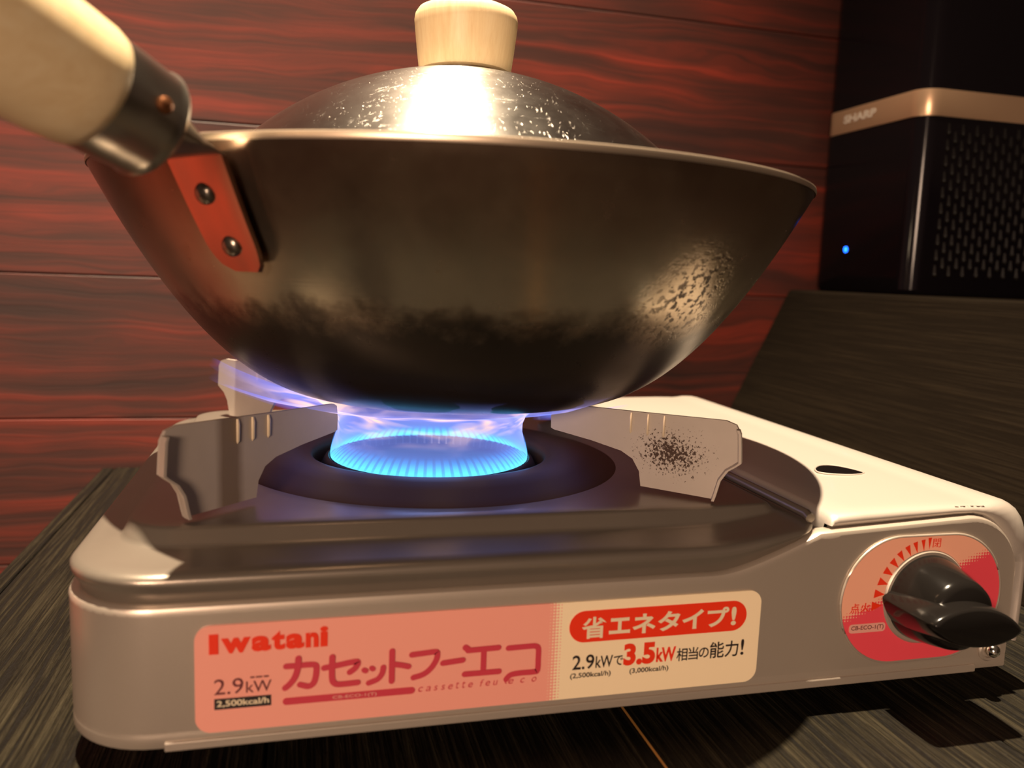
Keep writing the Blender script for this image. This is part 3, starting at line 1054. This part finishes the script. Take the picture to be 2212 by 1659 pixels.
outer = [(0.0, Z0+0.4), (20, Z0+0.3), (40, Z0+0.12), (50, Z0)]
for k in range(0, 41):
    t = (k/40)**2
    z = Z0+(ZR-Z0)*t
    outer.append((RB+(RR-RB)*k/40, z))
inner = []
for k in range(40, -1, -1):
    t = (k/40)**2
    inner.append((RB+(RR-RB)*k/40-1.5, Z0+(ZR-Z0)*t+0.9))
rim = [(RR+0.1, ZR+0.5), (RR-0.3, ZR+1.2), (RR-0.9, ZR+1.3)]
wb = B().lathe(outer+rim+inner+[(40, Z0+1.9), (0, Z0+2.1)], (WX, WY), 160)
IRON_RIM = simple('worn_rim', (0.62, 0.50, 0.38), 0.9, 0.35)
bowl = wb.done('bowl', IRON, WK, angle=60)
B().lathe([(RR+0.05, ZR-0.6), (RR+0.35, ZR+0.3), (RR+0.1, ZR+1.3), (RR-0.8, ZR+1.7), (RR-1.7, ZR+1.2), (RR-1.9, ZR+0.2)], (WX, WY), 160).done('rim', IRON_RIM, bowl)

AZ = math.radians(-130.5)
HU = Vector((math.cos(AZ), math.sin(AZ), 0))
HS = Vector((-math.sin(AZ), math.cos(AZ), 0))      # across, toward the viewer's right


def plate_pt(s, t, off=0.0):
    """s 0..1 left to right, t 0..1 top to bottom, on the handle plate"""
    az = math.radians(-136.2+10.0*s)
    z = 169.2-30.1*t
    r = wok_r(z)+0.7+4.0*s**1.3+off
    return Vector((WX+r*math.cos(az), WY+r*math.sin(az), z))


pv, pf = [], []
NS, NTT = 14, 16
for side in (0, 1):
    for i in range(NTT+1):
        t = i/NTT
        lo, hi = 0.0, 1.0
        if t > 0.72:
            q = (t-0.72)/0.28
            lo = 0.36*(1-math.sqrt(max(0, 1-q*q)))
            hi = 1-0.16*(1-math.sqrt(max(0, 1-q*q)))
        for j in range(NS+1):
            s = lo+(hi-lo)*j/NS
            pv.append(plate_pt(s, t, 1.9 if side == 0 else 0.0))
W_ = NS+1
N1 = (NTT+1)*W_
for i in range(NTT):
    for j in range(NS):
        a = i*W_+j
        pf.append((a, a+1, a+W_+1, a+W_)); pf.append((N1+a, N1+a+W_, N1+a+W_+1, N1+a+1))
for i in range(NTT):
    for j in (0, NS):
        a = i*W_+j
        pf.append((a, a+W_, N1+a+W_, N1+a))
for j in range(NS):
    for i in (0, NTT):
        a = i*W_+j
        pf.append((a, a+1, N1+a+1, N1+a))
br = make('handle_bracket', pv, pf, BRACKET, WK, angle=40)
HA = Vector((math.cos(AZ), math.sin(AZ), 0.33)).normalized()
HO = Vector((45.1, 1.5, 167.8))
hs = HA.cross(Vector((0, 0, 1))).normalized()
ht = hs.cross(HA)
# neck that folds from the plate into the socket
ends = []
NN = 28
rings = []
topL = [plate_pt(j/13, 0.0, 1.9) for j in range(14)]
topB = [plate_pt(j/13, 0.0, 0.0) for j in range(13, -1, -1)]
ring0 = topL+topB
cen = HO+HA*19
def cring(d, r):
    c = HO+HA*d
    out = []
    for k in range(NN):
        a = 2*math.pi*k/NN
        out.append(c+hs*r*math.cos(a)+ht*r*math.sin(a))
    return out
circ1 = cring(22, 10)
# rotate the start of the circle so that the loft does not twist
best = min(range(NN), key=lambda q: sum((ring0[k]-circ1[(k+q) % NN]).length for k in range(NN)))
rev = list(reversed(circ1))
best2 = min(range(NN), key=lambda q: sum((ring0[k]-rev[(k+q) % NN]).length for k in range(NN)))
d1 = sum((ring0[k]-circ1[(k+best) % NN]).length for k in range(NN))
d2 = sum((ring0[k]-rev[(k+best2) % NN]).length for k in range(NN))
tgt = [circ1[(k+best) % NN] for k in range(NN)] if d1 < d2 else [rev[(k+best2) % NN] for k in range(NN)]
rings = []
for i in range(9):
    t = i/8
    e = t*t*(3-2*t)
    rings.append([tuple(ring0[k].lerp(tgt[k], e*0.55+t*0.45)) for k in range(NN)])
nk = B().loft(rings, True, True, False)
nk.done('bracket_neck', STEEL, WK, angle=50)
fer = B().axis_lathe([(19.58, 8.59), (20.53, 11.84), (21.58, 13.37), (22.73, 14.04), (23.68, 13.66), (25.31, 13.56), (32.47, 13.94), (41.06, 14.23), (41.83, 14.04), (41.83, 12.13)], HO, HA, 56).done('ferrule', STEEL, WK)
pn = HO+HA*29.6
sd = (hs*-0.35+ht*0.2)
best_dir = (Vector((68, -241.8, 141.65))-pn)
best_dir = (best_dir-HA*best_dir.dot(HA)).normalized()
best_dir = (best_dir*0.85+ht*0.35).normalized()
B().axis_lathe([(13.2, 2.1), (14.5, 2.0), (15.2, 1.3), (15.4, 0.01)], pn, best_dir, 20).done('ferrule_rivet', simple('rivet_copper', (0.22, 0.085, 0.035), 0.9, 0.4), WK)
wd = B().axis_lathe([(37.44, 0.01), (37.44, 10.98), (38.01, 12.99), (39.35, 14.32), (41.73, 14.9), (47.75, 15.28), (66.85, 16.14), (105.05, 16.62), (133.7, 15.66), (143.25, 12.41), (147.07, 5.73), (148.03, 0.01)], HO, HA, 64)
wd.done('wooden_handle', HANDLEWOOD, WK)
for s, t in ((0.47, 0.30), (0.55, 0.76)):
    c = plate_pt(s, t, 1.9)
    n = (plate_pt(s, t, 3.0)-c).normalized()
    n = (n+Vector((0, 0, -0.25))).normalized()
    B().axis_lathe([(-0.3, 3.2), (0.6, 3.1), (1.3, 2.6), (1.8, 1.7), (2.0, 0.01)], c, n, 28).done('rivet', simple('rivet_steel', (0.30, 0.26, 0.22), 1.0, 0.28), br)

# ------------------------------------------------------------------ lid
LD = thing('wok_cover', 'domed steel lid with pale wooden knob, resting inside the wok', 'pan lid', (132, 106.6, 139))
RS, CZ = 126.3, 95.1
prof = []
for k in range(0, 41):
    a = math.radians(68.7*k/40)
    prof.append((RS*math.sin(a), CZ+RS*math.cos(a)))
prof += [(prof[-1][0]+0.6, prof[-1][1]-0.9), (prof[-1][0]-0.6, prof[-1][1]-1.0)]
for k in range(40, -1, -1):
    a = math.radians(68.7*k/40)
    prof.append(((RS-1.0)*math.sin(a), CZ+(RS-1.0)*math.cos(a)))
B().lathe(prof, (132, 106.6), 160).done('dome', LID, LD, angle=60)
B().lathe([(0.0, 220.49), (15.66, 219.72), (16.14, 220.49), (15.85, 221.82), (0.0, 222.2)], (133.1, 106.6), 64).done('washer', STEEL, LD)
B().lathe([(0.0, 221.82), (17.19, 221.82), (18.34, 222.2), (18.91, 223.16), (19.77, 229.84), (20.72, 238.44), (21.01, 241.5), (20.63, 243.79), (19.48, 245.51), (16.71, 246.84), (11.46, 247.8), (0.0, 248.37)], (133.1, 106.6), 72).done('lid_knob', KNOBWOOD, LD)

# ------------------------------------------------------------------ air purifier
AP = thing('air_purifier', 'glossy black air purifier with silver band and blue light on the ledge', 'air purifier', (590, 340, 136.0))
PX0, PX1, PY0, PY1 = 503.5, 720.0, 286.0, 406.0
bd = B().loft([rrect(PX0+3, PX1-3, PY0+3, PY1-2, 12, 136.3, 8), rrect(PX0, PX1, PY0, PY1, 14, 140, 8), rrect(PX0, PX1, PY0, PY1, 14, 266.2, 8)], True, True, True)
bd.done('lower_housing', PURIFIER, AP, angle=40)
bd = B().loft([rrect(PX0+0.5, PX1-0.5, PY0+0.5, PY1, 14, 284.8, 8), rrect(PX0+0.5, PX1-0.5, PY0+0.5, PY1, 14, 500, 8), rrect(PX0+8, PX1-8, PY0+8, PY1-3, 12, 508, 8)], True, True, True)
bd.done('upper_housing', PURIFIER, AP, angle=40)
bnd = B().loft([rrect(PX0-0.4, PX1+0.4, PY0-0.4, PY1, 14.4, 266, 10), rrect(PX0-0.6, PX1+0.6, PY0-0.6, PY1, 14.6, 266.6, 10), rrect(PX0-0.6, PX1+0.6, PY0-0.6, PY1, 14.6, 284.4, 10), rrect(PX0-0.4, PX1+0.4, PY0-0.4, PY1, 14.4, 285, 10)], True, True, True)
BN = bnd.done('silver_band', BAND, AP, angle=40)
v, f = curve_text('SHARP', 0.045)
mx0, mx1 = min(p[0] for p in v), max(p[0] for p in v); my0, my1 = min(p[1] for p in v), max(p[1] for p in v)
ys0, ys1, zs0, zs1 = 378.0, 338.0, 273.4, 280.0
make('logo', [(PX0-0.9, ys0+(p[0]-mx0)/(mx1-mx0)*(ys1-ys0), zs0+(p[1]-my0)/(my1-my0)*(zs1-zs0)) for p in v], f, LOGO, BN, smooth=False)
g = B()
row = 0
z = 258.0
while z > 150:
    x = 526.5+(6.2 if row % 2 else 0.0)
    while x < 712:
        g.axis_lathe([(0, 1.7), (-1.2, 1.5), (-1.9, 0.8), (-2.1, 0.01)], (x, PY0+0.1, z-4.2), (0, 1, 0), 10)
        g.loft([[(x-1.2, PY0+0.1, z+3.5), (x, PY0-0.5, z+3.5), (x+1.2, PY0+0.1, z+3.5)], [(x-1.5, PY0+0.1, z-4), (x, PY0-1.9, z-4), (x+1.5, PY0+0.1, z-4)]], False)
        x += 12.4
    z -= 5.75*1.0*1.0 if False else 11.4/2*1.0
    row += 1
    z -= 0.0
g.done('grille', GRILLE, AP, angle=60)
B().axis_lathe([(0.4, 2.4), (-0.4, 2.3), (-1.0, 1.5), (-1.2, 0.01)], (PX0, 361.5, 170.8), (1, 0, 0), 20).done('power_light', LED, AP)
for x, y in ((522, 304), (702, 304), (522, 388), (702, 388)):
    B().lathe([(0, 136.0), (8, 136.0), (8, 136.8), (0, 136.8)], (x, y), 20).done('rubber_foot', BLACK_RUBBER, AP)

PART_LABELS = {'lid_knob': 'pale wooden knob', 'wooden_handle': 'pale wooden handle', 'handle_bracket': 'riveted steel handle plate',
               'control_knob': 'black plastic knob', 'dial_plate': 'pink dial sticker', 'label_sticker': 'pink and cream product sticker',
               'burner_surround': 'dark enamel ring', 'silver_band': 'silver band with logo', 'power_light': 'blue light', 'pin': 'chrome pin'}
for o in bpy.data.objects:
    if o.name in PART_LABELS:
        o['label'] = PART_LABELS[o.name]
    if '_base' in o.keys():
        del o['_base']
